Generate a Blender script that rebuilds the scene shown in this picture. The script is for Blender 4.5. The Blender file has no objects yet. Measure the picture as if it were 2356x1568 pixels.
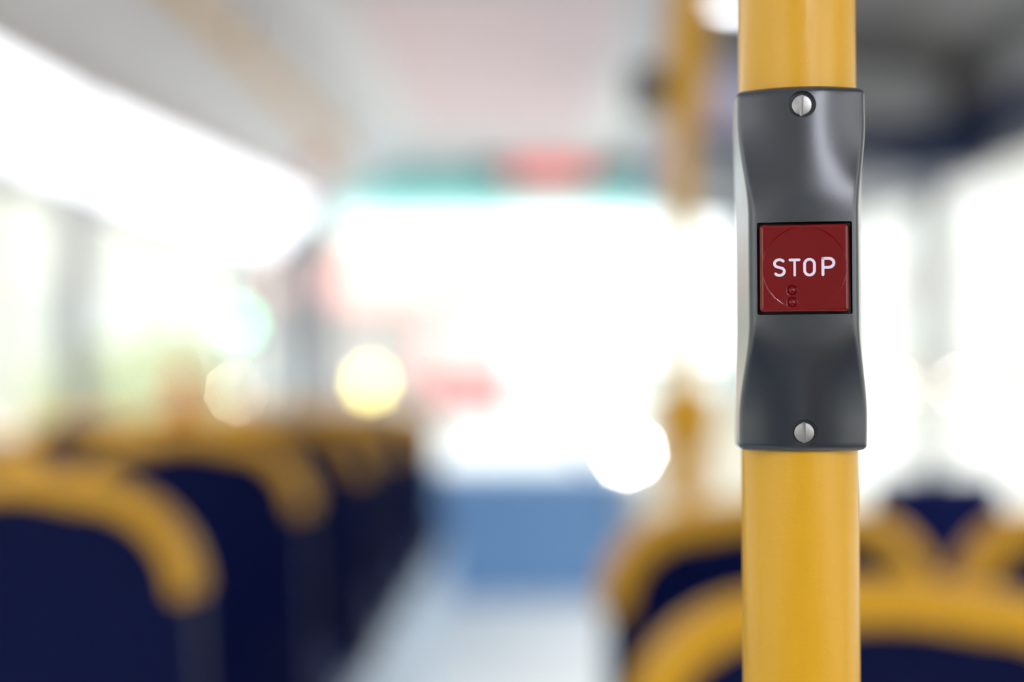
import bpy, bmesh, math, random
from mathutils import Vector, Matrix
random.seed(7)
C = bpy.context.scene.collection
PI = math.pi
F = 3272.0          # focal length in pixels of the 2356 px frame (50 mm on 36 mm)
EYE = 1.25          # eye height above the bus floor

# ------------------------------------------------------------------ materials
def mat(name, col, rough=0.5, metal=0.0, coat=0.0, crough=0.12, bump=0.0, bscale=200.0, var=0.0, vscale=8.0, emit=None, estr=0.0,
        spec=0.5, sheen=0.0, stretch=None):
    m = bpy.data.materials.new(name); m.use_nodes = True
    nt = m.node_tree; b = nt.nodes['Principled BSDF']
    b.inputs['Base Color'].default_value = (*col, 1)
    b.inputs['Roughness'].default_value = rough
    b.inputs['Metallic'].default_value = metal
    b.inputs['Coat Weight'].default_value = coat
    b.inputs['Coat Roughness'].default_value = crough
    b.inputs['Specular IOR Level'].default_value = spec
    b.inputs['Sheen Weight'].default_value = sheen
    tc = nt.nodes.new('ShaderNodeTexCoord')
    src = tc.outputs['Object']
    if stretch:
        mp = nt.nodes.new('ShaderNodeMapping'); mp.inputs['Scale'].default_value = stretch
        nt.links.new(src, mp.inputs['Vector']); src = mp.outputs['Vector']
    if var > 0:
        n = nt.nodes.new('ShaderNodeTexNoise'); n.inputs['Scale'].default_value = vscale; n.inputs['Detail'].default_value = 4
        nt.links.new(src, n.inputs['Vector'])
        r = nt.nodes.new('ShaderNodeMix'); r.data_type = 'RGBA'
        r.inputs['A'].default_value = (*[c * (1 - var) for c in col], 1)
        r.inputs['B'].default_value = (*[min(1, c * (1 + var)) for c in col], 1)
        nt.links.new(n.outputs['Fac'], r.inputs['Factor'])
        nt.links.new(r.outputs['Result'], b.inputs['Base Color'])
    if bump > 0:
        n = nt.nodes.new('ShaderNodeTexNoise'); n.inputs['Scale'].default_value = bscale; n.inputs['Detail'].default_value = 2
        nt.links.new(src, n.inputs['Vector'])
        bp = nt.nodes.new('ShaderNodeBump'); bp.inputs['Strength'].default_value = bump; bp.inputs['Distance'].default_value = 0.0004
        nt.links.new(n.outputs['Fac'], bp.inputs['Height']); nt.links.new(bp.outputs['Normal'], b.inputs['Normal'])
    if emit:
        b.inputs['Emission Color'].default_value = (*emit, 1); b.inputs['Emission Strength'].default_value = estr
    return m

def glass(name, tint=(1, 1, 1), refl=0.06, band=None):
    m = bpy.data.materials.new(name); m.use_nodes = True
    nt = m.node_tree; nt.nodes.clear()
    o = nt.nodes.new('ShaderNodeOutputMaterial'); mx = nt.nodes.new('ShaderNodeMixShader')
    t = nt.nodes.new('ShaderNodeBsdfTransparent'); g = nt.nodes.new('ShaderNodeBsdfGlossy')
    t.inputs['Color'].default_value = (*tint, 1); g.inputs['Roughness'].default_value = 0.02
    mx.inputs['Fac'].default_value = refl
    if band:   # shade band of a windscreen: tinted glass near the upper edge
        tc = nt.nodes.new('ShaderNodeTexCoord'); sx = nt.nodes.new('ShaderNodeSeparateXYZ'); mr = nt.nodes.new('ShaderNodeMapRange')
        mr.inputs['From Min'].default_value = band[0]; mr.inputs['From Max'].default_value = band[1]
        mr.interpolation_type = 'SMOOTHSTEP'
        mi = nt.nodes.new('ShaderNodeMix'); mi.data_type = 'RGBA'
        mi.inputs['A'].default_value = (*tint, 1); mi.inputs['B'].default_value = (*band[2], 1)
        nt.links.new(tc.outputs['Object'], sx.inputs[0]); nt.links.new(sx.outputs['Z'], mr.inputs['Value'])
        nt.links.new(mr.outputs['Result'], mi.inputs['Factor']); nt.links.new(mi.outputs['Result'], t.inputs['Color'])
    nt.links.new(t.outputs[0], mx.inputs[1]); nt.links.new(g.outputs[0], mx.inputs[2]); nt.links.new(mx.outputs[0], o.inputs[0])
    return m

M = dict(
    pole=mat('yellow_powder_coat', (0.72, 0.365, 0.004), 0.36, coat=0.16, bump=0.12, bscale=900, var=0.012, vscale=120),
    rim=mat('yellow_plastic', (0.68, 0.335, 0.005), 0.45, spec=0.35, var=0.04, vscale=30),
    navy=mat('navy_plastic', (0.0006, 0.003, 0.036), 0.45, spec=0.12, bump=0.2, bscale=600, var=0.15, vscale=40),
    fabric=mat('navy_moquette', (0.002, 0.006, 0.07), 0.85, spec=0.2, bump=0.8, bscale=900, var=0.3, vscale=160),
    seatmetal=mat('dark_seat_steel', (0.03, 0.035, 0.05), 0.4, metal=0.6, var=0.1),
    housing=mat('graphite_plastic', (0.023, 0.027, 0.033), 0.28, coat=0.8, crough=0.27, bump=0.06, bscale=2600, var=0.05, vscale=60),
    red=mat('red_button_plastic', (0.17, 0.0028, 0.004), 0.13, spec=0.38, bump=0.05, bscale=1500, var=0.05, vscale=90),
    white=mat('white_lettering', (0.80, 0.74, 0.86), 0.35, var=0.03, vscale=300),
    screw=mat('zinc_screw', (0.47, 0.46, 0.44), 0.36, metal=0.9, bump=0.07, bscale=1800, var=0.15, vscale=900),
    ceiling=mat('ceiling_laminate', (0.80, 0.78, 0.77), 0.4, bump=0.2, bscale=300, var=0.03, vscale=3),
    ceilright=mat('ceiling_laminate_dim', (0.40, 0.395, 0.385), 0.5, bump=0.2, bscale=300, var=0.06, vscale=3),  # dimness of the right side put into the ceiling colour
    rose=mat('hatch_pink_reflection', (0.86, 0.64, 0.65), 0.45, var=0.04, vscale=4),  # pink reflection on the ceiling put into the hatch colour
    cove=mat("cove_panel", (0.80, 0.79, 0.81), 0.5, var=0.04, vscale=4),
    wall=mat('wall_laminate', (0.55, 0.56, 0.58), 0.5, bump=0.2, bscale=300, var=0.05, vscale=5),
    navytrim=mat('navy_cove_panel', (0.012, 0.022, 0.075), 0.4, var=0.1),
    floor=mat('pale_speckled_vinyl', (0.90, 0.90, 0.88), 0.22, bump=0.3, bscale=500, var=0.10, vscale=300),
    podium=mat('pale_blue_laminate', (0.48, 0.58, 0.72), 0.4, bump=0.2, bscale=400, var=0.04, vscale=6),
    dash=mat('blue_dashboard', (0.125, 0.26, 0.50), 0.45, var=0.08, vscale=6),
    boxgrey=mat('grey_locker_laminate', (0.42, 0.42, 0.43), 0.45, var=0.05),
    cream=mat('cream_panel_laminate', (0.80, 0.74, 0.62), 0.45, var=0.04),
    lav=mat('lavender_panel', (0.72, 0.68, 0.90), 0.45, var=0.05),
    frame=mat('window_rubber', (0.16, 0.17, 0.17), 0.6, var=0.1),
    pillar=mat('pillar_laminate', (0.42, 0.44, 0.44), 0.5, var=0.06),
    black=mat('black_plastic', (0.012, 0.013, 0.017), 0.4, var=0.1),
    chrome=mat('brushed_steel', (0.6, 0.6, 0.6), 0.3, metal=1.0, var=0.1, vscale=90),
    lamp=mat('lit_diffuser', (0.9, 0.9, 0.95), 0.5, emit=(0.93, 0.95, 1.0), estr=1.7, var=0.01),
    spot=mat('lit_spot_lens', (0.9, 0.9, 0.95), 0.5, emit=(0.93, 0.95, 1.0), estr=9.0, var=0.01),
    panel=mat('added_panel_glow', (0.9, 0.9, 0.95), 0.5, emit=(0.86, 0.88, 1.0), estr=18.0, var=0.01),  # glow of the added panel behind the viewer
    redlit=mat('lit_red_display', (0.5, 0.04, 0.03), 0.4, emit=(1.0, 0.06, 0.05), estr=0.8, var=0.05),
    orange=mat('orange_plastic', (0.85, 0.22, 0.03), 0.4, var=0.05),
    glass=glass('window_glass', (0.97, 0.985, 0.97)),
    rearglass=glass('tinted_rear_glass', (0.30, 0.33, 0.31)),
    screen=glass('windscreen_glass', (0.98, 1.0, 0.99), 0.05, band=(1.78, 2.08, (0.16, 0.40, 0.38))),
    road=mat('pale_asphalt', (0.55, 0.55, 0.54), 0.9, bump=0.5, bscale=60, var=0.08, vscale=3),
    pave=mat('pavement', (0.60, 0.58, 0.54), 0.9, bump=0.5, bscale=60, var=0.08, vscale=3),
    facade=mat('cream_render', (0.53, 0.53, 0.49), 0.9, bump=0.3, bscale=30, var=0.06, vscale=2),
    facade2=mat('pale_stone', (0.52, 0.50, 0.49), 0.9, bump=0.3, bscale=30, var=0.06, vscale=2),
    winglass=mat('dark_window_glass', (0.42, 0.46, 0.44), 0.1, var=0.1),
    trimst=mat('stone_trim', (0.70, 0.68, 0.64), 0.8, var=0.04),
    awning=mat('red_awning_cloth', (0.9, 0.46, 0.42), 0.8, var=0.06, vscale=6),
    carred=mat('red_car_paint', (0.85, 0.18, 0.18), 0.25, coat=0.8, var=0.02),
    carwhite=mat('added_white_car_paint', (0.75, 0.76, 0.77), 0.25, coat=0.8, var=0.02),
    carsilver=mat('silver_car_paint', (0.50, 0.50, 0.48), 0.3, metal=0.3, coat=0.6, var=0.02),
    tyre=mat('tyre_rubber', (0.02, 0.02, 0.02), 0.8, var=0.1),
    head=mat('glint_headlamp', (0.9, 0.9, 0.9), 0.2, emit=(1.0, 0.97, 0.92), estr=60, var=0.01),  # glow added for a bright glint, carried by the white car's headlamps
    headsoft=mat('warm_glint_headlamp', (0.9, 0.9, 0.9), 0.2, emit=(1.0, 0.86, 0.66), estr=140, var=0.01),  # warm glint made as glowing headlamps on the silver car
    green=mat('lit_green_signal', (0.1, 0.8, 0.4), 0.3, emit=(0.35, 1.0, 0.60), estr=7, var=0.01),
    amber=mat('lit_amber_lamp', (0.9, 0.7, 0.1), 0.3, emit=(1.0, 0.80, 0.22), estr=11, var=0.01),
    leaf=mat('hedge_leaves', (0.50, 0.54, 0.34), 0.7, bump=1.0, bscale=30, var=0.35, vscale=20),
    bark=mat('tree_bark', (0.12, 0.08, 0.05), 0.9, bump=1.0, bscale=60, var=0.3, vscale=20),
)

# ------------------------------------------------------------------ helpers
def obj(name, bm, m, parent=None, smooth=None):
    me = bpy.data.meshes.new(name)
    bmesh.ops.recalc_face_normals(bm, faces=bm.faces)
    bm.to_mesh(me); bm.free()
    me.materials.append(m)
    if smooth is not None:
        for p in me.polygons: p.use_smooth = True
        try: me.set_sharp_from_angle(angle=math.radians(smooth))
        except Exception: pass
    o = bpy.data.objects.new(name, me); C.objects.link(o)
    if parent: o.parent = parent
    return o

def tag(o, label, cat, group=None):
    o['label'] = label; o['category'] = cat
    if group: o['group'] = group
    return o

def thing(name, label, cat, loc=(0, 0, 0), rz=0, group=None):
    o = bpy.data.objects.new(name, None); C.objects.link(o)
    o.empty_display_size = 0.1
    o.location = loc; o.rotation_euler = (0, 0, rz)
    return tag(o, label, cat, group)

def struct(name, bm, m, parent=None, smooth=None):
    o = obj(name, bm, m, parent, smooth)
    if parent is None: o['kind'] = 'structure'
    return o

def bx(bm, x0, x1, y0, y1, z0, z1, bev=0.0, seg=2):
    n0 = len(bm.verts)
    v = [bm.verts.new((x, y, z)) for x in (x0, x1) for y in (y0, y1) for z in (z0, z1)]
    fs = [bm.faces.new([v[i] for i in f]) for f in ((0, 1, 3, 2), (4, 6, 7, 5), (0, 4, 5, 1), (2, 3, 7, 6), (0, 2, 6, 4), (1, 5, 7, 3))]
    if bev > 0:
        es = list({e for f in fs for e in f.edges})
        bmesh.ops.bevel(bm, geom=es, offset=bev, segments=seg, profile=0.5, affect='EDGES')
    return bm

def box(x0, x1, y0, y1, z0, z1, bev=0.0, seg=2):
    return bx(bmesh.new(), x0, x1, y0, y1, z0, z1, bev, seg)

def prism(pts, axis, a, b, bev=0.0, bm=None):
    """closed polygon of 2D points extruded along an axis ('x','y','z') from a to b"""
    bm = bm or bmesh.new()
    def P(p, t):
        return {'x': (t, p[0], p[1]), 'y': (p[0], t, p[1]), 'z': (p[0], p[1], t)}[axis]
    A = [bm.verts.new(P(p, a)) for p in pts]; B = [bm.verts.new(P(p, b)) for p in pts]
    n = len(pts)
    fs = [bm.faces.new(A[::-1]), bm.faces.new(B)]
    for i in range(n): fs.append(bm.faces.new((A[i], A[(i + 1) % n], B[(i + 1) % n], B[i])))
    if bev > 0:
        bmesh.ops.bevel(bm, geom=list({e for f in fs[:2] for e in f.edges}), offset=bev, segments=3, profile=0.5, affect='EDGES')
    return bm

def lathe(prof, seg=64, bm=None, center=(0, 0, 0)):
    """(r, z) profile spun about z; closed at the ends when r == 0"""
    bm = bm or bmesh.new(); cx, cy, cz = center
    rings = []
    for r, z in prof:
        if r < 1e-9: rings.append([bm.verts.new((cx, cy, cz + z))])
        else: rings.append([bm.verts.new((cx + r * math.cos(2 * PI * i / seg), cy + r * math.sin(2 * PI * i / seg), cz + z)) for i in range(seg)])
    for A, B in zip(rings, rings[1:]):
        for i in range(seg):
            j = (i + 1) % seg
            if len(A) == 1 and len(B) == 1: continue
            if len(A) == 1: bm.faces.new((A[0], B[i], B[j]))
            elif len(B) == 1: bm.faces.new((A[i], A[j], B[0]))
            else: bm.faces.new((A[i], A[j], B[j], B[i]))
    return bm

def tube(pts, rad, seg=20, bm=None, radii=None, cap=True):
    bm = bm or bmesh.new()
    pts = [Vector(p) for p in pts]; rings = []; up = None
    for i, p in enumerate(pts):
        d = (pts[min(i + 1, len(pts) - 1)] - pts[max(i - 1, 0)]).normalized()
        if up is None:
            up = d.orthogonal().normalized()
        up = (up - d * up.dot(d)).normalized(); s = d.cross(up)
        r = radii[i] if radii else rad
        rings.append([bm.verts.new(p + r * (math.cos(2 * PI * k / seg) * up + math.sin(2 * PI * k / seg) * s)) for k in range(seg)])
    for A, B in zip(rings, rings[1:]):
        for k in range(seg): bm.faces.new((A[k], A[(k + 1) % seg], B[(k + 1) % seg], B[k]))
    if cap:
        bm.faces.new(rings[0][::-1]); bm.faces.new(rings[-1])
    return bm

def boolean(o, cutters, op='DIFFERENCE'):
    for c in cutters:
        md = o.modifiers.new('b', 'BOOLEAN'); md.operation = op; md.object = c; md.solver = 'EXACT'
    bpy.context.view_layer.update()
    dg = bpy.context.evaluated_depsgraph_get()
    me = bpy.data.meshes.new_from_object(o.evaluated_get(dg))
    o.modifiers.clear(); old = o.data; o.data = me; bpy.data.meshes.remove(old)
    for c in cutters:
        d = c.data; bpy.data.objects.remove(c); bpy.data.meshes.remove(d)

def copy_tree(o, parent=None):
    c = o.copy(); C.objects.link(c)
    if parent: c.parent = parent
    for ch in [x for x in list(bpy.data.objects) if x.parent == o]: copy_tree(ch, c)
    return c

def sm(t):
    t = max(0.0, min(1.0, t)); return t * t * (3 - 2 * t)

# ================================================================== THE POLE AND ITS STOP BUTTON
YAW = math.atan((1230 - 1178) / F)       # the camera looks this far left of the bus axis
ax = Vector((-math.sin(YAW), math.cos(YAW), 0)); rt = Vector((math.cos(YAW), math.sin(YAW), 0))
D = 0.4323
pc = ax * D + rt * (D * (1837.5 - 1178) / F)
PX, PY = pc.x, pc.y
CEIL = 2.17

gp = thing('grab_pole', 'tall yellow powder-coated grab pole in the foreground carrying the grey stop button', 'pole', (PX, PY, 0))
obj('tube', lathe([(0, 0.004), (0.0175, 0.004), (0.0175, CEIL - 0.002), (0, CEIL - 0.002)], 128), M['pole'], gp, 40)
obj('floor_flange', lathe([(0.0178, 0.0), (0.045, 0.0), (0.045, 0.006), (0.030, 0.010), (0.0195, 0.03), (0.0178, 0.03), (0.0178, 0)], 64), M['black'], gp, 40)
obj('ceiling_flange', lathe([(0.0178, CEIL - 0.03), (0.0195, CEIL - 0.03), (0.030, CEIL - 0.010), (0.045, CEIL - 0.006), (0.045, CEIL - 0.001), (0.0178, CEIL - 0.001), (0.0178, CEIL - 0.03)], 64), M['black'], gp, 40)

# local frame of the stop button: origin on the pole's axis at the housing's middle, -Y is the front
ZC = EYE + 0.0203
to_cam = math.atan2(-PX, PY)              # rotation that turns -Y towards the camera
sb = thing('stop_button', 'grey plastic stop button unit with a red STOP push button clamped on the yellow pole', 'stop button', (PX, PY, ZC), -math.radians(6.3))
HB, HT = -0.0532, 0.0532
RIN = 0.0177
def lp(a, b, w): return a + (b - a) * w
def section(w, wd, off):
    """outline of the housing (x, y) at one height; w = 0 end collar, 1 raised middle"""
    f = lp(19.9, 23.6, wd) * 1e-3; fc = f - lp(6.0, 1.1, w) * 1e-3; xc = lp(18.5, 15.5, w) * 1e-3; xs = lp(19.25, 18.75, w) * 1e-3
    f -= off; fc -= off; xc -= off; xs -= off
    c = lp(1.5, 1.9, w) * 1e-3
    def fr(x): return f - (f - fc) * (abs(x) / xc) ** 2
    half = []                                   # from the front centre round the right side to the back
    sl = math.hypot(xs - xc, fc); ex, ey = (xs - xc) / sl, -fc / sl
    x1 = xc - c * math.cos(math.atan2(2 * (f - fc), xc))
    for k in range(41): x = x1 * k / 41; half.append((x, fr(x)))
    P0 = (x1, fr(x1)); P1 = (xc, fc); P2 = (xc + ex * c, fc + ey * c)
    for k in range(13):
        t = k / 12; half.append(tuple((1 - t) ** 2 * P0[i] + 2 * t * (1 - t) * P1[i] + t * t * P2[i] for i in (0, 1)))
    for k in range(1, 17):
        t = k / 16; half.append((P2[0] + (xs - P2[0]) * t, P2[1] * (1 - t)))
    for k in range(1, 41):
        a = PI / 2 * k / 40; half.append((xs * math.cos(a), -0.0193 * math.sin(a) if off == 0 else -(0.0193 - off) * math.sin(a)))
    return half + [(-x, y) for x, y in half[-2:0:-1]]

def housing_bm():
    bm = bmesh.new()
    zs = []
    R = 0.0018
    for k in range(7):
        a = PI / 2 * k / 6; zs.append((HB + R - R * math.cos(a), R - R * math.sin(a)))
    nz = 110
    for k in range(1, nz): zs.append((HB + R + (HT - HB - 2 * R) * k / nz, 0.0))
    for k in range(7):
        a = PI / 2 * (6 - k) / 6; zs.append((HT - R + R * math.cos(a), R - R * math.sin(a)))
    rings = []
    for z, off in zs:
        w = 1 - sm((abs(z) - 0.0150) / 0.0290)
        t = max(0.0, (abs(z) - 0.0185) / 0.0335); wd = 1 - (t * t / 0.5 if t < 0.25 else (t - 0.125)) / 0.875
        rings.append([bm.verts.new((x, -y, z)) for x, y in section(w, wd, off)])
    NT = len(rings[0])
    inner = []
    for ring, z in ((rings[-1], HT), (rings[0], HB)):
        inner.append([bm.verts.new((RIN * v.co.x / math.hypot(v.co.x, v.co.y), RIN * v.co.y / math.hypot(v.co.x, v.co.y), z)) for v in ring])
    seq = rings + inner + [rings[0]]
    for A, B in zip(seq, seq[1:]):
        for i in range(NT):
            j = (i + 1) % NT; bm.faces.new((A[i], A[j], B[j], B[i]))
    return bm
hs = obj('housing', housing_bm(), M['housing'], sb)
def temp(bm):
    bmesh.ops.recalc_face_normals(bm, faces=bm.faces)
    me = bpy.data.meshes.new('t'); bm.to_mesh(me); bm.free(); o = bpy.data.objects.new('t', me); C.objects.link(o); o.parent = sb; return o
BW = 0.01262                    # half width of the button
cut = [temp(box(-BW - 0.0007, BW + 0.0010, -0.030, -0.0194, -BW - 0.0007, BW + 0.0007, 0.0005))]
ZS = 0.0476
for s in (-1, 1):
    b = lathe([(0, -0.004), (0.0040, -0.004), (0.0040, 0.004), (0, 0.004)], 48)
    bmesh.ops.rotate(b, verts=b.verts, cent=(0, 0, 0), matrix=Matrix.Rotation(PI / 2, 3, 'X'))
    bmesh.ops.translate(b, verts=b.verts, vec=(0, -0.0180 - 0.004, s * ZS)); cut.append(temp(b))
boolean(hs, cut)
for p in hs.data.polygons: p.use_smooth = True
hs.data.set_sharp_from_angle(angle=math.radians(32))

# the red push button: height field with rounded rim, circular dish and two braille dots
FRONT = 0.0240
RD = 0.0119
def dish(u, v):
    r = math.hypot(u, v)
    d = 0.0
    if r < RD: d = 0.00042 * (1 - (r / RD) ** 2) + 0.00008
    h = -d
    for du, dv in ((-0.0035, -0.0063), (-0.0035, -0.0098)):
        q = math.hypot(u - du, v - dv)
        if q < 0.00155: h -= 0.0003 * sm((0.00155 - q) / 0.0003)
        if q < 0.0011: h += 0.00085 * math.sqrt(max(0, 1 - (q / 0.0011) ** 2))
    return h
def button_bm():
    bm = bmesh.new(); N = 190; g = []
    def remap(t):   # denser near the rim
        return BW * math.sin(t * PI / 2 * 0.98) / math.sin(PI / 2 * 0.98)
    cr = 0.0011; er = 0.0011
    for i in range(N + 1):
        row = []
        for j in range(N + 1):
            u = remap(-1 + 2 * i / N); v = remap(-1 + 2 * j / N)
            mx = max(abs(u), abs(v)); e = BW - mx
            d = 0.0
            if e < er: d = er - math.sqrt(max(0, er * er - (er - e) ** 2))
            # round the four corners in plan
            cu, cv = BW - cr, BW - cr
            uu, vv = u, v
            if abs(u) > cu and abs(v) > cv:
                du, dv = abs(u) - cu, abs(v) - cv; m_ = max(du, dv); L = math.hypot(du, dv)
                if L > 0:
                    uu = math.copysign(cu + du * m_ / L, u); vv = math.copysign(cv + dv * m_ / L, v)
            row.append(bm.verts.new((uu, -(FRONT + dish(u, v) - d), vv)))
        g.append(row)
    for i in range(N):
        for j in range(N):
            bm.faces.new((g[i][j], g[i + 1][j], g[i + 1][j + 1], g[i][j + 1]))
    rim = [g[i][0] for i in range(N)] + [g[N][j] for j in range(N)] + [g[i][N] for i in range(N, 0, -1)] + [g[0][j] for j in range(N, 0, -1)]
    low = [bm.verts.new((v.co.x, -0.0196, v.co.z)) for v in rim]
    n = len(rim)
    for k in range(n): bm.faces.new((rim[k], rim[(k + 1) % n], low[(k + 1) % n], low[k]))
    bm.faces.new(low)
    return bm
bt = obj('push_button', button_bm(), M['red'], sb, 50); bt['label'] = 'glossy red square push button with a round dish and two braille dots'

# STOP lettering: strokes with round ends laid on the dish
def ribbon(bm, pts, w, closed=False):
    n = len(pts)
    def q(x, z, lift=0.00007): return (x, -(FRONT + dish(x, z) + lift), z)
    L, R_ = [], []
    for i in range(n):
        a = pts[(i - 1) % n] if closed else pts[max(i - 1, 0)]; b = pts[(i + 1) % n] if closed else pts[min(i + 1, n - 1)]
        dx, dz = b[0] - a[0], b[1] - a[1]; l = math.hypot(dx, dz) or 1
        nx, nz = -dz / l * w / 2, dx / l * w / 2
        L.append((pts[i][0] + nx, pts[i][1] + nz)); R_.append((pts[i][0] - nx, pts[i][1] - nz))
    top = [(bm.verts.new(q(*L[i])), bm.verts.new(q(*R_[i]))) for i in range(n)]
    bot = [(bm.verts.new(q(*L[i], -0.00004)), bm.verts.new(q(*R_[i], -0.00004))) for i in range(n)]
    for i in range(n if closed else n - 1):
        j = (i + 1) % n
        bm.faces.new((top[i][0], top[j][0], top[j][1], top[i][1]))
        bm.faces.new((top[i][0], bot[i][0], bot[j][0], top[j][0])); bm.faces.new((top[i][1], top[j][1], bot[j][1], bot[i][1]))
    if not closed:
        for i in (0, n - 1):
            cx, cz = pts[i]; c = bm.verts.new(q(cx, cz, 0.00008))
            ring = [bm.verts.new(q(cx + w / 2 * math.cos(2 * PI * k / 20), cz + w / 2 * math.sin(2 * PI * k / 20), 0.00008)) for k in range(20)]
            for k in range(20): bm.faces.new((c, ring[k], ring[(k + 1) % 20]))
def arc(cx, cz, rx, rz, a0, a1, n=18):
    return [(cx + rx * math.cos(math.radians(a0 + (a1 - a0) * k / n)), cz + rz * math.sin(math.radians(a0 + (a1 - a0) * k / n))) for k in range(n + 1)]
def lerp(a, b, n=8): return [(a[0] + (b[0] - a[0]) * k / n, a[1] + (b[1] - a[1]) * k / n) for k in range(n + 1)]
lb = bmesh.new()
U = 1 / 7970.0     # one photograph pixel on the button's face
def T(x, y): return ((x - 1856) * U, (619 - y) * U)
H = 18.2           # half of cap height between stroke centres
w = 6.3 * U
cy = 617.0
# S
s_pts = arc(0, 0, 1, 1, 40, 150, 14)
S = []
S += [T(1800 + 11 * math.cos(math.radians(a)), 608 - 9 * math.sin(math.radians(a))) for a in range(38, 231, 12)]
S += [T(1800 + 11 * math.cos(math.radians(a)), 626 - 9 * math.sin(math.radians(a))) for a in range(50, -143, -12)]
ribbon(lb, S, w)
# T
ribbon(lb, [T(1824 + 20.5 * k / 10, 600) for k in range(11)], w)
ribbon(lb, [T(1834.5, 600 + 35 * k / 10) for k in range(11)], w * 0.88)
# O
O = [T(1868 + 11 * math.cos(math.radians(a)), 610 - 11 * math.sin(math.radians(a))) for a in range(0, 181, 12)]
O += [T(1868 + 11 * math.cos(math.radians(a)), 624 - 11 * math.sin(math.radians(a))) for a in range(180, 361, 12)]
ribbon(lb, O, w * 1.0, closed=True)
# P
ribbon(lb, [T(1898, 597.5 + 37 * k / 10) for k in range(11)], w * 1.05)
Pp = [T(1898, 597.5), T(1903, 597.5), T(1908, 597.5)]
Pp += [T(1911 + 11.5 * math.cos(math.radians(a)), 607.7 - 10.2 * math.sin(math.radians(a))) for a in range(90, -91, -12)]
Pp += [T(1908, 618), T(1903, 618), T(1898, 618)]
ribbon(lb, Pp, w * 1.05)
lt = obj('lettering', lb, M['white'], bt); lt['label'] = 'white STOP lettering'

def screw(z, ang):
    b = lathe([(0, 0), (0.0030, 0), (0.0030, 0.0006), (0.0028, 0.00085), (0.0018, 0.00102), (0, 0.00108)], 48)
    o = obj('screw', b, M['screw'], sb)
    c = temp(box(-0.00042, 0.00042, -0.005, 0.005, 0.0002, 0.003)); 
    boolean(o, [c])
    for p in o.data.polygons: p.use_smooth = True
    o.data.set_sharp_from_angle(angle=math.radians(30))
    o.rotation_euler = (PI / 2, ang, 0); o.location = (0, -0.01805, z)
screw(ZS, math.radians(3)); screw(-ZS, math.radians(-1))

# ================================================================== BUS SHELL
XL, XR, Y0, Y1 = -1.22, 1.18, -4.2, 7.6
WB, WT, WTR = 0.80, 1.65, 1.72
struct('floor', box(XL, XR, Y0, Y1, -0.04, 0.0), M['floor'])
def side_wall(name, x_in, x_out, holes, mt, WT=WT):
    """wall with a sill panel, a head panel and pillars between the windows"""
    bm = bmesh.new(); a, b = sorted((x_in, x_out))
    bx(bm, a, b, Y0, holes[-1][0], 0, WB); bx(bm, a, b, holes[-1][1], Y1, 0, WB); bx(bm, a, b, Y0, Y1, WT, 2.25)
    ys = [Y0] + [v for h in holes for v in h] + [Y1]
    for k in range(0, len(ys), 2):
        if ys[k + 1] - ys[k] > 0.001: bx(bm, a, b, ys[k], ys[k + 1], WB, WT)
    for y0, y1 in holes[-1:]: bx(bm, a, b, y0, y1, 0.0, 0.10)
    return struct(name, bm, mt)
LH = [(-4.05, -2.5), (-2.4, -1.0), (-0.9, 0.55), (0.65, 3.80), (3.92, 6.55), (6.65, 7.18)]
RH = [(-4.05, -2.7), (-2.6, -1.2), (-1.1, 0.30), (0.40, 2.55), (2.65, 4.28), (4.40, 7.15)]
side_wall('wall_left', XL, XL - 0.05, LH, M['wall'])
side_wall('wall_right', XR, XR + 0.05, RH, M['wall'], WTR)
wn = 1
def window(x, y0, y1, side, z0=WB, z1=WT):
    global wn
    s = 0.02
    bm = bmesh.new()
    a, b = sorted((x, x + side * 0.03))
    bx(bm, a, b, y0, y0 + s, z0, z1); bx(bm, a, b, y1 - s, y1, z0, z1)
    bx(bm, a, b, y0 + s, y1 - s, z0, z0 + s); bx(bm, a, b, y0 + s, y1 - s, z1 - s, z1)
    f = struct('window_%d' % wn, bm, M['frame'])
    m = x + side * 0.015
    obj('pane', box(m - 0.002, m + 0.002, y0 + s, y1 - s, z0 + s, z1 - s), M['glass'], f)
    wn += 1
for y0, y1 in LH: window(XL - 0.005, y0, y1, -1, 0.10 if y0 > 6.6 else WB)
for y0, y1 in RH: window(XR + 0.005, y0, y1, 1, 0.10 if y0 > 4.35 else WB, WTR)
# rear end
bm = bmesh.new()
bx(bm, XL - .05, XR + .05, Y0 - .05, Y0, 0, 1.10); bx(bm, XL - .05, XR + .05, Y0 - .05, Y0, 1.75, 2.25)
bx(bm, XL - .05, -0.75, Y0 - .05, Y0, 1.10, 1.75); bx(bm, 0.71, XR + .05, Y0 - .05, Y0, 1.10, 1.75)
struct('wall_rear', bm, M['wall'])
f = struct('window_%d' % wn, bx(bx(bx(box(-.75, .71, Y0 - .04, Y0 - .01, 1.10, 1.12), -.75, .71, Y0 - .04, Y0 - .01, 1.73, 1.75), -.75, -.73, Y0 - .04, Y0 - .01, 1.12, 1.73), .69, .71, Y0 - .04, Y0 - .01, 1.12, 1.73), M['frame']); wn += 1
obj('pane', box(-.73, .69, Y0 - .03, Y0 - .026, 1.12, 1.73), M['rearglass'], f)
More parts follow.
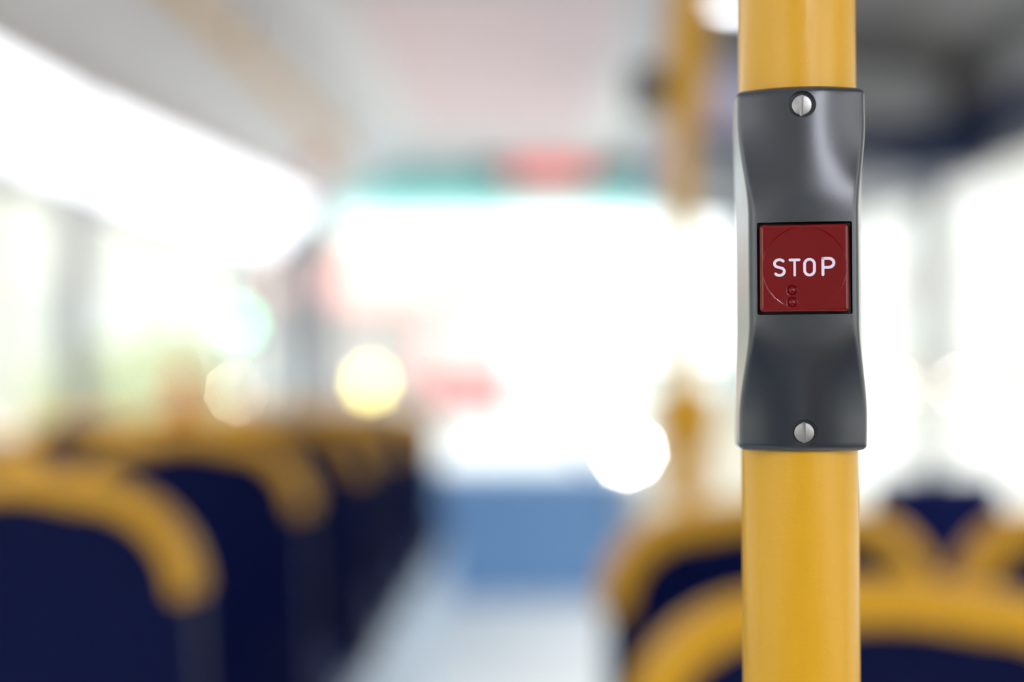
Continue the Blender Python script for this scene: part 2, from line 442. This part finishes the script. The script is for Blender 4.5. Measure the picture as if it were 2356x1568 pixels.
# front end: lower wall, pillars, header, windscreen
bm = bmesh.new()
bx(bm, XL - .05, XR + .05, Y1, Y1 + .05, 0, 0.50); bx(bm, XL - .05, XR + .05, Y1, Y1 + .05, 2.14, 2.25)
bx(bm, XL - .05, -1.13, Y1, Y1 + .05, .50, 2.14); bx(bm, 1.08, XR + .05, Y1, Y1 + .05, .50, 2.14)
struct('wall_front', bm, M['wall'])
bm = bmesh.new()
bx(bm, -1.13, -1.10, Y1, Y1 + .04, .50, 2.14); bx(bm, 1.05, 1.08, Y1, Y1 + .04, .50, 2.14); bx(bm, -1.10, 1.05, Y1, Y1 + .04, .50, .53); bx(bm, -1.10, 1.05, Y1, Y1 + .04, 2.12, 2.14)
bx(bm, 0.62, 0.645, Y1, Y1 + .04, .53, 2.12)
ws = struct('window_%d' % wn, bm, M['frame'])
obj('pane', box(-1.10, .62, Y1 + .018, Y1 + .022, .53, 2.12), M['screen'], ws)
obj('pane', box(.645, 1.05, Y1 + .018, Y1 + .022, .53, 2.12), M['screen'], ws)

# ceiling
struct('ceiling', box(-0.62, 0.42, Y0, Y1, CEIL, CEIL + .06), M['ceiling'])
struct('trim_1', prism([(0.42, CEIL), (0.75, CEIL - .01), (0.98, CEIL - 0.12), (1.06, 1.98), (1.18, 1.98), (1.18, 2.25), (0.42, 2.25)], 'y', Y0, Y1), M['ceilright'])
struct('trim_2', prism([(-0.62, CEIL), (-0.78, CEIL - .02), (-0.93, CEIL - 0.12), (-1.01, 1.98), (-1.05, 1.93), (-1.22, 1.93), (-1.22, 2.25), (-0.62, 2.25)], 'y', Y0, Y1), M['cove'])
# navy cove panel above the right windows (rises towards the front)
def taper_panel(name, secs, m):
    bm = bmesh.new(); rings = []
    for y, pts in secs: rings.append([bm.verts.new((p[0], y, p[1])) for p in pts])
    n = len(rings[0])
    for A, B in zip(rings, rings[1:]):
        for k in range(n): bm.faces.new((A[k], A[(k + 1) % n], B[(k + 1) % n], B[k]))
    bm.faces.new(rings[0][::-1]); bm.faces.new(rings[-1])
    return struct(name, bm, m)
taper_panel('trim_3', [(0.3, [(1.18, 1.73), (1.13, 1.73), (1.10, 1.81), (1.18, 1.81)]),
                       (3.0, [(1.18, 1.73), (1.13, 1.73), (1.10, 1.81), (1.18, 1.81)]),
                       (5.2, [(1.18, 1.78), (1.12, 1.78), (1.06, 1.90), (1.18, 1.90)]),
                       (Y1, [(1.18, 1.78), (1.12, 1.78), (1.06, 1.90), (1.18, 1.90)])], M['navytrim'])
# ceiling hatch and its frame; its pink is a reflection put into the colour
h = thing('ceiling_hatch', 'emergency hatch panel set in the bus ceiling, coloured with a pink reflection', 'hatch', (0, 5.0, CEIL))
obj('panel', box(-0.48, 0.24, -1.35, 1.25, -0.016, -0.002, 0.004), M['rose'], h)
bm = bmesh.new()
bx(bm, -.51, -.48, -1.38, 1.28, -.02, -.001); bx(bm, .24, .27, -1.38, 1.28, -.02, -.001); bx(bm, -.48, .24, -1.38, -1.35, -.02, -.001); bx(bm, -.48, .24, 1.25, 1.28, -.02, -.001)
obj('frame', bm, M['ceiling'], h)

# lit cove strips above the left windows
descr = ['above the left windows nearest the viewer', 'second above the left windows', 'third above the left windows', 'fourth above the left windows', 'last before the windscreen']
def strip(y0, y1, label, sx=1, rise=(0, 0)):
    t = thing('strip_light', label, 'light', ((XL if sx > 0 else XR), (y0 + y1) / 2, 1.66), 0, 'lit cove strip lights')
    L = (y1 - y0) / 2
    bm = bmesh.new(); R_ = []
    for y, r in ((-L + .01, rise[0]), (L - .01, rise[1])):
        R_.append([bm.verts.new((sx * p[0], y, p[1])) for p in ((0.004, 0.015), (0.05, 0.010), (0.205, 0.10 + r), (0.205, 0.15 + r), (0.004, 0.15 + r))])
    for k in range(5): bm.faces.new((R_[0][k], R_[0][(k + 1) % 5], R_[1][(k + 1) % 5], R_[1][k]))
    bm.faces.new(R_[0][::-1]); bm.faces.new(R_[1])
    obj('diffuser', bm, M['lamp'], t)
    for y, r in ((-L, rise[0]), (L - .01, rise[1])):
        obj('end_cap', prism([(sx * 0.002, 0.008), (sx * 0.055, 0.004), (sx * 0.212, 0.11 + r), (sx * 0.212, 0.16 + r), (sx * 0.002, 0.16 + r)], 'y', y, y + .01), M['cove'], t)
    bm = bmesh.new(); R_ = []
    up = 0.269 if sx > 0 else 0.249
    for y, r in ((-L + .01, rise[0]), (L - .01, rise[1])):
        R_.append([bm.verts.new((sx * p[0], y, p[1])) for p in ((0.002, 0.151 + r), (0.205, 0.151 + r), (0.17, up), (0.002, up))])
    for k in range(4): bm.faces.new((R_[0][k], R_[0][(k + 1) % 4], R_[1][(k + 1) % 4], R_[1][k]))
    bm.faces.new(R_[0][::-1]); bm.faces.new(R_[1])
    obj('channel', bm, M['cove'], t)
    return t
ys = [-1.6, 0.0, 1.6, 3.2, 4.8, 6.35]
for k in range(5):
    if k < 2: continue
    r0 = max(0, (ys[k] - 3.2)) * 0.024; r1 = max(0, (ys[k + 1] - 3.2)) * 0.024
    strip(ys[k], ys[k + 1], 'long white lit strip light, ' + {2: 'nearest the viewer above the left windows', 3: 'middle one of the lit row above the left windows', 4: 'farthest along the left, ending by the windscreen'}[k], 1, (r0, r1))
for k, (a, b, s) in enumerate([(-4.1, -1.6, 1), (-1.59, 0.0, 1), (0.0, 1.6, 1), (-4.1, -1.6, -1), (-1.59, 0.2, -1)]):
    strip(a, b, ['long lit strip light above the left windows at the rear end of the bus', 'long lit strip light above the left windows behind the viewer', 'long lit strip light above the left windows beside the viewer', 'long lit strip light above the right windows at the rear end of the bus', 'long lit strip light above the right windows behind the viewer'][k], s).location.z += 0.0 if s > 0 else 0.07

# round ceiling spot
sp = thing('ceiling_spot', 'round white lit ceiling lamp just left of the foreground pole at the top', 'light', (0.545, 3.85, CEIL))
obj('bezel', lathe([(0.052, -.004), (0.056, -.014), (0.062, -.014), (0.070, -.004), (0.052, -.004)], 48), M['chrome'], sp, 40)
obj('lens', lathe([(0, -.016), (0.03, -.015), (0.051, -.008), (0.051, -.004), (0, -.004)], 48), M['spot'], sp, 40)

cl = thing('added_light_panel', 'unseen glowing panel added behind the viewer for a highlight on the housing', 'light', (0.70, -1.9, 2.125))  # added out of view to make the highlight on the button housing
obj('frame', box(-0.12, 0.12, -1.1, 1.1, -0.012, 0.05, 0.003), M['ceiling'], cl)  # rim of the added unseen panel
obj('diffuser', box(-0.10, 0.10, -1.08, 1.08, -0.022, -0.0125, 0.003), M['panel'], cl)  # glowing face of the added unseen panel
# overhead equipment box by the front right
ob = thing('overhead_box', 'grey and lavender overhead box with a navy lower edge above the right-hand windows', 'box', (0.79, 4.5, 1.665))
low = [(-0.39, 0.085), (-0.36, 0.068), (-0.14, 0.025), (0.16, 0.0), (0.36, 0.0)]
mid = [(-0.385, 0.135), (-0.14, 0.095), (0.16, 0.11), (0.36, 0.13)]
obj('lower_edge', prism(low + [(0.36, 0.150), (0.16, 0.130), (-0.14, 0.075), (-0.388, 0.112)], 'y', -0.90, 0.90, 0.004), M['navytrim'], ob)
obj('cabinet', prism([(-0.12, 0.084), (0.16, 0.133), (0.25, 0.142), (0.25, 0.26), (-0.12, 0.27)], 'y', -0.885, 0.885, 0.006), M['boxgrey'], ob)
sd = obj('side_panel', prism([(-0.38, 0.115), (-0.14, 0.078), (-0.122, 0.083), (-0.122, 0.27), (-0.36, 0.275)], 'y', -0.885, 0.885, 0.006), M['lav'], ob); sd['label'] = 'pale lavender end panel'
obj('latch', box(-0.05, 0.05, -0.90, -0.886, 0.14, 0.165, 0.004), M['black'], ob)

# floor podium carrying the left seats
rows = [1.60, 2.40, 3.20, 4.00, 4.80, 5.60]
pods = [0.48, 0.48, 0.465, 0.44, 0.41, 0.37]
pp = [(-3.9, 0.0)]
for k, h_ in enumerate(pods):
    a_ = -3.9 if k == 0 else rows[k] - 0.08
    b_ = 6.4 if k == 5 else rows[k + 1] - 0.081
    pp += [(a_, h_), (b_, h_)]
pp += [(6.4, 0.0)]
struct('trim_4', prism(pp, 'x', XL, -0.40), M['podium'])
# dashboard
ds = thing('dashboard', 'blue front dashboard box below the windscreen at the end of the aisle', 'dashboard', (0, 7.15, 0))
obj('body', prism([(0.40, 0.0), (0.40, 0.50), (0.33, 0.565), (-0.20, 0.60), (-0.24, 0.57), (-0.28, 0.02), (-0.28, 0.0)], 'x', -1.15, 0.44, 0.01), M['dash'], ds)
obj('top_panel', box(-1.12, 0.42, -0.17, 0.30, 0.602, 0.612, 0.003), M['dash'], ds)
pt = thing('partition', 'low cream partition panel at the front right of the bus behind the poles', 'partition', (0.80, 6.75, 0))
obj('panel', box(-0.30, 0.36, -0.02, 0.02, 0.04, 0.93, 0.008), M['cream'], pt)
obj('top_cap', box(-0.31, 0.37, -0.028, 0.028, 0.931, 0.955, 0.008), M['pillar'], pt)
for sx_ in (-0.28, 0.34): obj('foot', box(sx_ - 0.02, sx_ + 0.02, -0.03, 0.03, 0.0, 0.039), M['chrome'], pt)

# red display over the windscreen
rd = thing('overhead_display', 'small red lit display in a dark housing above the windscreen', 'display', (0.09, 7.42, CEIL))
obj('housing', prism([(-0.42, -0.001), (-0.34, -0.09), (-0.22, -0.12), (0.22, -0.12), (0.34, -0.09), (0.42, -0.001)], 'y', 0, 0.12, 0.008), M['black'], rd)
obj('screen', box(-0.21, 0.21, -0.008, -0.001, -0.108, -0.015, 0.002), M['redlit'], rd)
oj = tag(obj('ceiling_grip', tube([(0, 0, 0), (0, 0, -0.05), (0.01, -0.03, -0.08), (0.01, -0.22, -0.08), (0, -0.25, -0.05), (0, -0.25, 0)], 0.024, 16), M['orange'], None, 60),
         'short orange grab handle on the left cove near the windscreen', 'handle')
oj.location = (-0.93, 6.3, CEIL - 0.12)

# ceiling handrail on the left
hr = thing('handrail', 'yellow handrail tube running forward under the left side of the ceiling', 'handrail', (-0.80, 0, 2.05))
obj('rail', tube([(0, y, 0) for y in (1.0, 3.0, 5.0, 6.2)], 0.025, 24), M['pole'], hr, 60)
for y in (1.4, 3.9, 5.9):
    obj('bracket', tube([(0, y, 0.025), (0, y, 0.092)], 0.010, 16), M['black'], hr, 60)

# ================================================================== SEATS
def outline(w, top, R, z0, n=14):
    pts = [(-w, z0), (-w, top - R)]
    for k in range(1, n + 1):
        a = PI - PI / 2 * k / n; pts.append((-w + R + R * math.cos(a), top - R + R * math.sin(a)))
    crown = 0.012
    for k in range(1, 10):
        t = k / 10; x = -w + R + (2 * w - 2 * R) * t; pts.append((x, top + crown * math.sin(PI * t)))
    for k in range(0, n + 1):
        a = PI / 2 - PI / 2 * k / n; pts.append((w - R + R * math.cos(a), top - R + R * math.sin(a)))
    pts.append((w, z0))
    return pts
def lean(y, z, z0=0.45):       # the back leans rearwards (-y) above the cushion
    return y - max(0, z - z0) * 0.16
def seat(hw, cush, label, leg=True, rim=True, rt=0.0225, headrest=False, top=0.565, rimz=0.155, name='bus_seat', group='navy bus seats with yellow rims'):
    """origin: point on the carrying surface below the seat; cush = height of cushion underside over it"""
    t = thing(name, label, 'seat', (0, 0, 0), 0, group)
    tz = cush + top            # z of the top of the seat
    R = 0.125
    ol = outline(hw - 0.012, tz - 0.012, R, cush - 0.02)
    bm = prism(ol, 'y', -0.025, 0.015, 0.008)
    bmesh.ops.subdivide_edges(bm, edges=[e for e in bm.edges if abs(e.verts[0].co.z - e.verts[1].co.z) > 0.2], cuts=6)
    for v in bm.verts: v.co.y = lean(v.co.y, v.co.z, cush)
    obj('back_shell', bm, M['navy'], t, 35)
    ol = outline(hw - 0.05, tz - 0.05, 0.10, cush + 0.09)
    bm = prism(ol, 'y', 0.016, 0.055, 0.014)
    for v in bm.verts: v.co.y = lean(v.co.y, v.co.z, cush)
    obj('back_cushion', bm, M['fabric'], t, 35)
    obj('seat_cushion', box(-hw + 0.015, hw - 0.015, 0.0, 0.43, cush, cush + 0.085, 0.025, 4), M['fabric'], t, 40)
    obj('seat_pan', box(-hw + 0.01, hw - 0.01, -0.01, 0.40, cush - 0.03, cush - 0.001, 0.008), M['navy'], t, 40)
    if rim:
        path = [p for p in outline(hw - 0.022, tz - 0.022, R - 0.01, tz - rimz, 12)]
        bm = bmesh.new(); rings = []; n = len(path); K = 16
        for i, p in enumerate(path):
            a = Vector((path[max(i - 1, 0)][0], path[max(i - 1, 0)][1])); b = Vector((path[min(i + 1, n - 1)][0], path[min(i + 1, n - 1)][1]))
            d = (b - a).normalized(); nr = Vector((-d.y, d.x))
            e = min(i, n - 1 - i); s = (0.55, 1.0)[e > 0]
            ring = []
            for k in range(K):
                c, q = math.cos(2 * PI * k / K), math.sin(2 * PI * k / K)
                c = math.copysign(abs(c) ** 0.7, c); q = math.copysign(abs(q) ** 0.7, q)
                x = p[0] + nr.x * rt * c * s; z = p[1] + nr.y * rt * c * s
                ring.append(bm.verts.new((x, lean(-0.006 + 0.036 * q * s, z, cush), z)))
            rings.append(ring)
        for A, B in zip(rings, rings[1:]):
            for k in range(K): bm.faces.new((A[k], A[(k + 1) % K], B[(k + 1) % K], B[k]))
        bm.faces.new(rings[0][::-1]); bm.faces.new(rings[-1])
        r = obj('grab_rim', bm, M['rim'], t, 60); r['label'] = 'yellow plastic grab rim around the top of the seat back'
    if headrest:
        bm = box(-0.13, 0.13, -0.035, 0.045, tz - 0.004, tz + 0.19, 0.03, 4)
        for v in bm.verts: v.co.y = lean(v.co.y, v.co.z, cush)
        obj('headrest', bm, M['fabric'], t, 40)
    if leg:
        for s in (-1, 1):
            obj('leg', prism([(0.02, 0.0), (0.06, 0.0), (0.10, cush - 0.032), (0.04, cush - 0.032)], 'x', s * (hw - 0.07) - 0.012, s * (hw - 0.07) + 0.012, 0.003), M['seatmetal'], t)
            obj('foot', box(s * (hw - 0.07) - 0.03, s * (hw - 0.07) + 0.03, -0.01, 0.12, 0.0, 0.008), M['seatmetal'], t)
    else:
        for s in (-1, 1):
            obj('foot', box(s * (hw - 0.09) - 0.02, s * (hw - 0.09) + 0.02, 0.03, 0.33, 0.0, cush - 0.031), M['seatmetal'], t)
    return t

def place(proto, first, x, y, z, label):
    o = proto if first else copy_tree(proto)
    o.location = (x, y, z); o['label'] = label
    return o
GR = 'navy bus seats with yellow rims'
# right-hand seats: legs on the floor, top at 1.04
pr = seat(0.2325, 0.457, '', True)
YB = 0.09    # the seat's back leans this far behind its base
place(pr, True, 0.310, 1.30 + YB, 0, 'navy bus seat with a yellow rim, nearest one behind the foreground pole at bottom right')
place(pr, False, 0.316, 1.95 + YB, 0, 'navy bus seat with a yellow rim, second right-hand row, beside the aisle')
place(pr, False, 0.800, 1.95 + YB, 0, 'navy bus seat with a yellow rim, at the right window edge of the photo')
# navy headrest seat between them
nh = seat(0.20, 0.40, 'plain navy bus seat with a narrow headrest, seen between two yellow-rimmed seats on the right', True, False, headrest=True, top=0.38, name='headrest_seat', group=None)
nh.location = (0.79, 2.9, 0.01)
# left-hand seats on the podium
pl = seat(0.2105, 0.06, '', False, rimz=0.13, rt=0.0165)
words = ['nearest', 'second', 'third', 'fourth', 'fifth', 'frontmost']
first = True
for k, y in enumerate(rows):
    place(pl, first, -0.585, y + YB, pods[k], words[k] + ' left-hand navy bus seat with a yellow rim, on the aisle side'); first = False
    if k > 0:
        place(pl, False, -1.008, y + YB, pods[k], words[k] + '-row left-hand navy bus seat with a yellow rim, on the window side')

for i, y in enumerate((-0.95, -1.70, -2.45, -3.20)):
    w4 = ('first', 'second', 'third', 'fourth')[i]
    place(pr, False, 0.316, y + YB, 0, w4 + ' navy right-hand aisle seat behind the viewer')
    place(pr, False, 0.800, y + YB, 0, w4 + ' navy right-hand window seat behind the viewer')
    place(pl, False, -0.585, y + YB, 0.48, w4 + ' navy left-hand aisle seat behind the viewer')
    place(pl, False, -1.008, y + YB, 0.48, w4 + ' navy left-hand window seat behind the viewer')
# yellow stanchion rising from the second right-hand seat
st = thing('stanchion', 'blurred yellow stanchion left of the foreground pole, rising from the second right seat', 'pole', (0.206, 1.945, 0))
obj('tube', tube([(0, 0, 1.026), (0, 0, 1.1), (0, 0, 1.2), (-0.003, 0, 1.5), (0.0, 0, 1.6), (0.010, 0, 1.75), (0.022, 0, 1.9), (0.03, 0, CEIL - .002)], 0.0175, 24), M['pole'], st, 60)
obj('lower_sleeve', lathe([(0.018, 1.035), (0.028, 1.040), (0.026, 1.10), (0.018, 1.104), (0.018, 1.035)], 32), M['rim'], st, 40)
obj('joint', lathe([(0.0185, 1.105), (0.034, 1.110), (0.040, 1.125), (0.040, 1.165), (0.034, 1.18), (0.0185, 1.185), (0.0185, 1.105)], 32), M['rim'], st, 40)
obj('upper_sleeve', tube([(0.0, 0, 1.545), (0.003, 0, 1.60), (0.012, 0, 1.75), (0.022, 0, 1.9), (0.03, 0, 2.1)], 0.029, 24), M['pole'], st, 60)
obj('clamp', box(-0.075, -0.030, -0.028, 0.028, 1.565, 1.62, 0.008), M['black'], st)
# short grab post beside the left seats
s2 = thing('grab_post', 'short slim grab post with an orange-brown knob between the left-hand seats', 'post', (-0.755, 3.05, pods[1]))
obj('tube', tube([(0, 0, 0.001), (0, 0, 0.4), (0, 0, 0.66)], 0.013, 20), M['pole'], s2, 60)
obj('knob', lathe([(0.0135, .60), (.026, .61), (.030, .65), (.030, .69), (.022, .72), (0, .728)], 24), M['orange'], s2, 60)

# ================================================================== OUTSIDE
GZ = -0.35
struct('ground', box(-70, 70, -40, 120, GZ - 0.1, GZ), M['road'])
for nm, a, b in (('pavement', -16, -4.2), ('pavement.001', 5.6, 20)):
    struct(nm, box(a, b, -20, 34, GZ + .001, GZ + 0.12), M['pave'])

def building(label, x0, x1, y0, y1, h, face, m, floors, bays, awn=None):
    """pale block; face = 'x+', 'x-' or 'y-' is the side turned to the bus"""
    t = thing('building', label, 'building', ((x0 + x1) / 2, (y0 + y1) / 2, GZ + .12 if face != 'y-' else GZ))
    X, Y = (x1 - x0) / 2, (y1 - y0) / 2
    obj('wall', box(-X, X, -Y, Y, 0, h), m, t)
    obj('cornice', box(-X - .25, X + .25, -Y - .25, Y + .25, h, h + .35), M['trimst'], t)
    fh = h / floors; L = 2 * (Y if face[0] == 'x' else X); bw = L / bays
    for i in range(floors):
        for j in range(bays):
            c = -L / 2 + bw * (j + .5); z0 = i * fh + fh * .28; z1 = i * fh + fh * .80; hw_ = bw * .26
            def B(a, b, d0, d1, z0_, z1_):
                if face == 'x+': return box(X + d0, X + d1, a, b, z0_, z1_)
                if face == 'x-': return box(-X - d1, -X - d0, a, b, z0_, z1_)
                return box(a, b, -Y - d1, -Y - d0, z0_, z1_)
            f = obj('window', B(c - hw_ - .08, c + hw_ + .08, 0.001, .06, z0 - .08, z1 + .08), M['trimst'], t)
            obj('pane', B(c - hw_, c + hw_, .061, .07, z0, z1), M['winglass'], f)
    if awn:
        if face == 'y-':
            a, b = awn[:2]
            obj('awning', prism([(-Y - .02, awn[2]), (-Y - .02, awn[3]), (-Y - 1.5, awn[2] + .15), (-Y - 1.5, awn[2] - .2)], 'x', a, b), M['awning'], t)
    return t
building('cream rendered two-storey building beside the bus on the left', -19, -11, -8, 28, 6.6, 'x+', M['facade'], 2, 9)
building('cream rendered building filling the left-hand windows farther ahead', -19, -11, 29, 95, 7.4, 'x+', M['facade'], 2, 14)
building('pale stone building seen through the right-hand windows', 12, 20, -6, 75, 6.0, 'x-', M['facade2'], 2, 16)
building('low pale stone shop with a red awning beyond the windscreen on the left', -7.2, -1.0, 39, 45, 4.2, 'y-', M['facade2'], 1, 4, awn=(-3.0, 3.0, 2.8, 3.9))

def car(label, loc, rz, paint, lamps=None, lampmat=None):  # added cars, their glowing headlamps stand in for glints
    t = thing('car', label, 'car', loc, rz)      # faces -Y
    secs = [(-2.15, .62, .38, .62), (-2.05, .78, .28, .74), (-1.6, .86, .22, .84), (-.9, .88, .20, .93), (0, .89, .20, .95), (1.0, .89, .20, .96), (1.7, .86, .22, .95), (2.05, .80, .28, .90), (2.15, .70, .40, .80)]
    bm = bmesh.new(); rings = []
    for y, hw_, zb, zt in secs:
        rings.append([bm.verts.new(p) for p in ((-hw_ * .92, y, zb), (-hw_, y, (zb + zt) * .5), (-hw_ * .97, y, zt - .08), (-hw_ * .85, y, zt), (hw_ * .85, y, zt), (hw_ * .97, y, zt - .08), (hw_, y, (zb + zt) * .5), (hw_ * .92, y, zb))])
    for A, B in zip(rings, rings[1:]):
        for k in range(8): bm.faces.new((A[k], A[(k + 1) % 8], B[(k + 1) % 8], B[k]))
    bm.faces.new(rings[0][::-1]); bm.faces.new(rings[-1])
    obj('body', bm, paint, t, 50)
    bm = bmesh.new(); rings = []
    for y, hw_, zt in ((-1.0, .74, .93), (-.35, .66, 1.38), (.2, .66, 1.45), (1.1, .65, 1.42), (1.75, .70, .97)):
        rings.append([bm.verts.new(p) for p in ((-.78, y, .90), (-hw_, y, zt - .05), (-hw_ * .8, y, zt), (hw_ * .8, y, zt), (hw_, y, zt - .05), (.78, y, .90))])
    for A, B in zip(rings, rings[1:]):
        for k in range(6): bm.faces.new((A[k], A[(k + 1) % 6], B[(k + 1) % 6], B[k]))
    bm.faces.new(rings[0][::-1]); bm.faces.new(rings[-1])
    obj('windows', bm, M['winglass'], t, 30)
    obj('roof', box(-.56, .56, -.32, 1.1, 1.43, 1.47, .015), paint, t)
    for y in (-1.35, 1.3):
        for s in (-1, 1):
            b = lathe([(0, -.11), (.2, -.11), (.31, -.09), (.32, 0), (.31, .09), (.2, .11), (0, .11)], 32)
            bmesh.ops.rotate(b, verts=b.verts, cent=(0, 0, 0), matrix=Matrix.Rotation(PI / 2, 3, 'Y'))
            bmesh.ops.translate(b, verts=b.verts, vec=(s * .80, y, .32)); obj('wheel', b, M['tyre'], t, 40)
    obj('grille', box(-.4, .4, -2.17, -2.14, .42, .56, .01), M['black'], t)
    for s in (-1, 1):
        b = lathe([(0, -.02), (.06, -.015), (.085, 0.0), (.085, .05), (0, .05)], 24)
        bmesh.ops.rotate(b, verts=b.verts, cent=(0, 0, 0), matrix=Matrix.Rotation(-PI / 2, 3, 'X'))
        bmesh.ops.translate(b, verts=b.verts, vec=(s * .60, -2.12, .66)); obj('headlamp', b, lampmat or M['carsilver'], t, 40)  # lampmat glows in place of a glint
    return t
def at(px, d): return (px - 1230) / F * d
car('white car added beyond the windscreen, its glowing headlamps standing in for a glint', (at(1445, 11.8) + .60, 11.8 + 2.12, GZ), 0, M['carwhite'], lampmat=M['head'])
vn = thing('van', 'red van on the road beyond the windscreen, left of the added white car', 'van', (at(1066, 30), 32.2, GZ), math.radians(3))
obj('body', prism([(-2.2, .32), (2.3, .32), (2.32, 1.95), (2.2, 2.05), (-.9, 2.05), (-1.25, 1.9), (-1.75, 1.15), (-2.15, 1.0), (-2.25, .6)], 'x', -.93, .93, .06), M['carred'], vn, 30)
obj('windscreen', prism([(-1.83, 1.16), (-1.77, 1.155), (-1.33, 1.83), (-1.37, 1.87)], 'x', -.78, .78, .005), M['winglass'], vn)
obj('bumper', box(-.90, .90, -2.33, -2.26, .34, .52, .02), M['black'], vn)
for y in (-1.45, 1.5):
    for s_ in (-1, 1):
        b = lathe([(0, -.11), (.2, -.11), (.32, -.09), (.33, 0), (.32, .09), (.2, .11), (0, .11)], 32)
        bmesh.ops.rotate(b, verts=b.verts, cent=(0, 0, 0), matrix=Matrix.Rotation(PI / 2, 3, 'Y'))
        bmesh.ops.translate(b, verts=b.verts, vec=(s_ * .86, y, .33)); obj('wheel', b, M['tyre'], vn, 40)
for s_ in (-1, 1): obj('headlamp', box(s_ * .72 - .13, s_ * .72 + .13, -2.27, -2.2, .72, .92, .02), M['carsilver'], vn)
car('silver car added left of the bus, its warm headlamps standing in for a glint', (at(552, 27) + .60, 27 + 2.12, GZ), 0, M['carsilver'], lampmat=M['headsoft'])

tl = thing('traffic_signal', 'green lit pedestrian signal on a post outside the left windows', 'traffic light', (at(555, 15), 15.0, GZ + .001))
zt = EYE + 45 / F * 15 - GZ
obj('post', lathe([(0, 0), (.05, 0), (.05, zt + .35), (0, zt + .35)], 24), M['seatmetal'], tl, 40)
obj('head', box(-.13, .13, -.20, -.051, zt - .18, zt + .48, .02), M['black'], tl)
for zz, mm in ((zt, M['green']), (zt + .28, M['black'])):
    b = lathe([(0, 0), (.09, 0), (.09, .02), (.05, .03), (0, .032)], 24)
    bmesh.ops.rotate(b, verts=b.verts, cent=(0, 0, 0), matrix=Matrix.Rotation(PI / 2, 3, 'X'))
    bmesh.ops.translate(b, verts=b.verts, vec=(0, -.2, zz)); obj('lens', b, mm, tl, 40)
bo = thing('bollard', 'bollard with an amber lamp outside the windscreen on the left', 'bollard', (at(850, 16), 16.0, GZ + .001))
zb = EYE - 90 / F * 16 - GZ
obj('post', lathe([(0, 0), (.09, 0), (.08, zb - .1), (0, zb - .1)], 24), M['chrome'], bo, 40)
obj('lamp', lathe([(0, zb - .1), (.075, zb - .09), (.08, zb), (.055, zb + .06), (0, zb + .08)], 24), M['amber'], bo, 60)

# hedge and small tree on the left pavement
def leafy(n, rx, ry, rz, z0, seed, size):
    rnd = random.Random(seed); bm = bmesh.new()
    for _ in range(n):
        u = rnd.uniform(0, 2 * PI); v = math.acos(rnd.uniform(-1, 1)); r = rnd.uniform(.55, 1) ** .5
        c = Vector((rx * r * math.sin(v) * math.cos(u), ry * r * math.sin(v) * math.sin(u), z0 + rz * r * math.cos(v)))
        m_ = Matrix.Rotation(rnd.uniform(0, 6.3), 3, 'Z') @ Matrix.Rotation(rnd.uniform(0, 3.1), 3, 'X')
        q = [c + m_ @ Vector(p) * size for p in ((-.5, 0, 0), (0, -.25, .05), (.5, 0, 0), (0, .25, .05))]
        vs = [bm.verts.new(p) for p in q]; bm.faces.new(vs)
    return bm
for i, (x, y, rx, ry, rz, lab) in enumerate([(-5.0, 16.5, .8, 1.8, .75, 'pale green shrub on the pavement seen low in the nearest left window'),
                                           (-5.4, 21.5, .8, 1.5, .9, 'pale green shrub farther along the pavement left of the signal')]):
    t = thing('shrub', lab, 'shrub', (x, y, GZ + .121), 0, 'shrubs on the left pavement')
    obj('foliage', leafy(3500, rx, ry, rz, rz * 1.0, 3 + i, .13), M['leaf'], t)
    obj('stem', tube([(0, 0, 0), (.03, 0, rz * .6), (0, .05, rz * 1.3)], .03, 10), M['bark'], t, 60)

# ================================================================== WORLD, CAMERA
w_ = bpy.data.worlds.new('sky'); bpy.context.scene.world = w_; w_.use_nodes = True
nt = w_.node_tree; bg = nt.nodes['Background']
tc = nt.nodes.new('ShaderNodeTexCoord'); nz = nt.nodes.new('ShaderNodeTexNoise'); nz.inputs['Scale'].default_value = 2.0
mi = nt.nodes.new('ShaderNodeMix'); mi.data_type = 'RGBA'; mi.inputs['A'].default_value = (0.92, 0.96, 1.0, 1); mi.inputs['B'].default_value = (1.0, 0.99, 0.96, 1)
nt.links.new(tc.outputs['Generated'], nz.inputs['Vector']); nt.links.new(nz.outputs['Fac'], mi.inputs['Factor']); nt.links.new(mi.outputs['Result'], bg.inputs['Color'])
bg.inputs['Strength'].default_value = 3.0

cam = bpy.data.cameras.new('camera'); co = bpy.data.objects.new('camera', cam); C.objects.link(co)
cam.lens = 50; cam.sensor_width = 36; cam.clip_start = 0.02; cam.clip_end = 400
co.location = (0, 0, EYE)
pitch = math.radians(0.0); roll = math.radians(0.44)
co.matrix_world = Matrix.Translation((0, 0, EYE)) @ Matrix.Rotation(YAW, 4, 'Z') @ Matrix.Rotation(PI / 2 + pitch, 4, 'X') @ Matrix.Rotation(-roll, 4, 'Z')
cam.dof.use_dof = True
cam.dof.focus_distance = D - 0.0235
cam.dof.aperture_fstop = 2.45
cam.dof.aperture_blades = 9
cam.dof.aperture_rotation = 0.2
sc = bpy.context.scene; sc.camera = co
sc.view_settings.view_transform = 'Standard'; sc.view_settings.look = 'None'; sc.view_settings.gamma = 1; sc.view_settings.exposure = 0.38
sc.view_settings.use_curve_mapping = False
sc.cycles.use_denoising = True
sc.cycles.use_adaptive_sampling = True; sc.cycles.adaptive_threshold = 0.03; sc.cycles.max_bounces = 8; sc.cycles.transparent_max_bounces = 16; sc.cycles.diffuse_bounces = 4
sc.cycles.sample_clamp_indirect = 10
sc.cycles.caustics_reflective = False
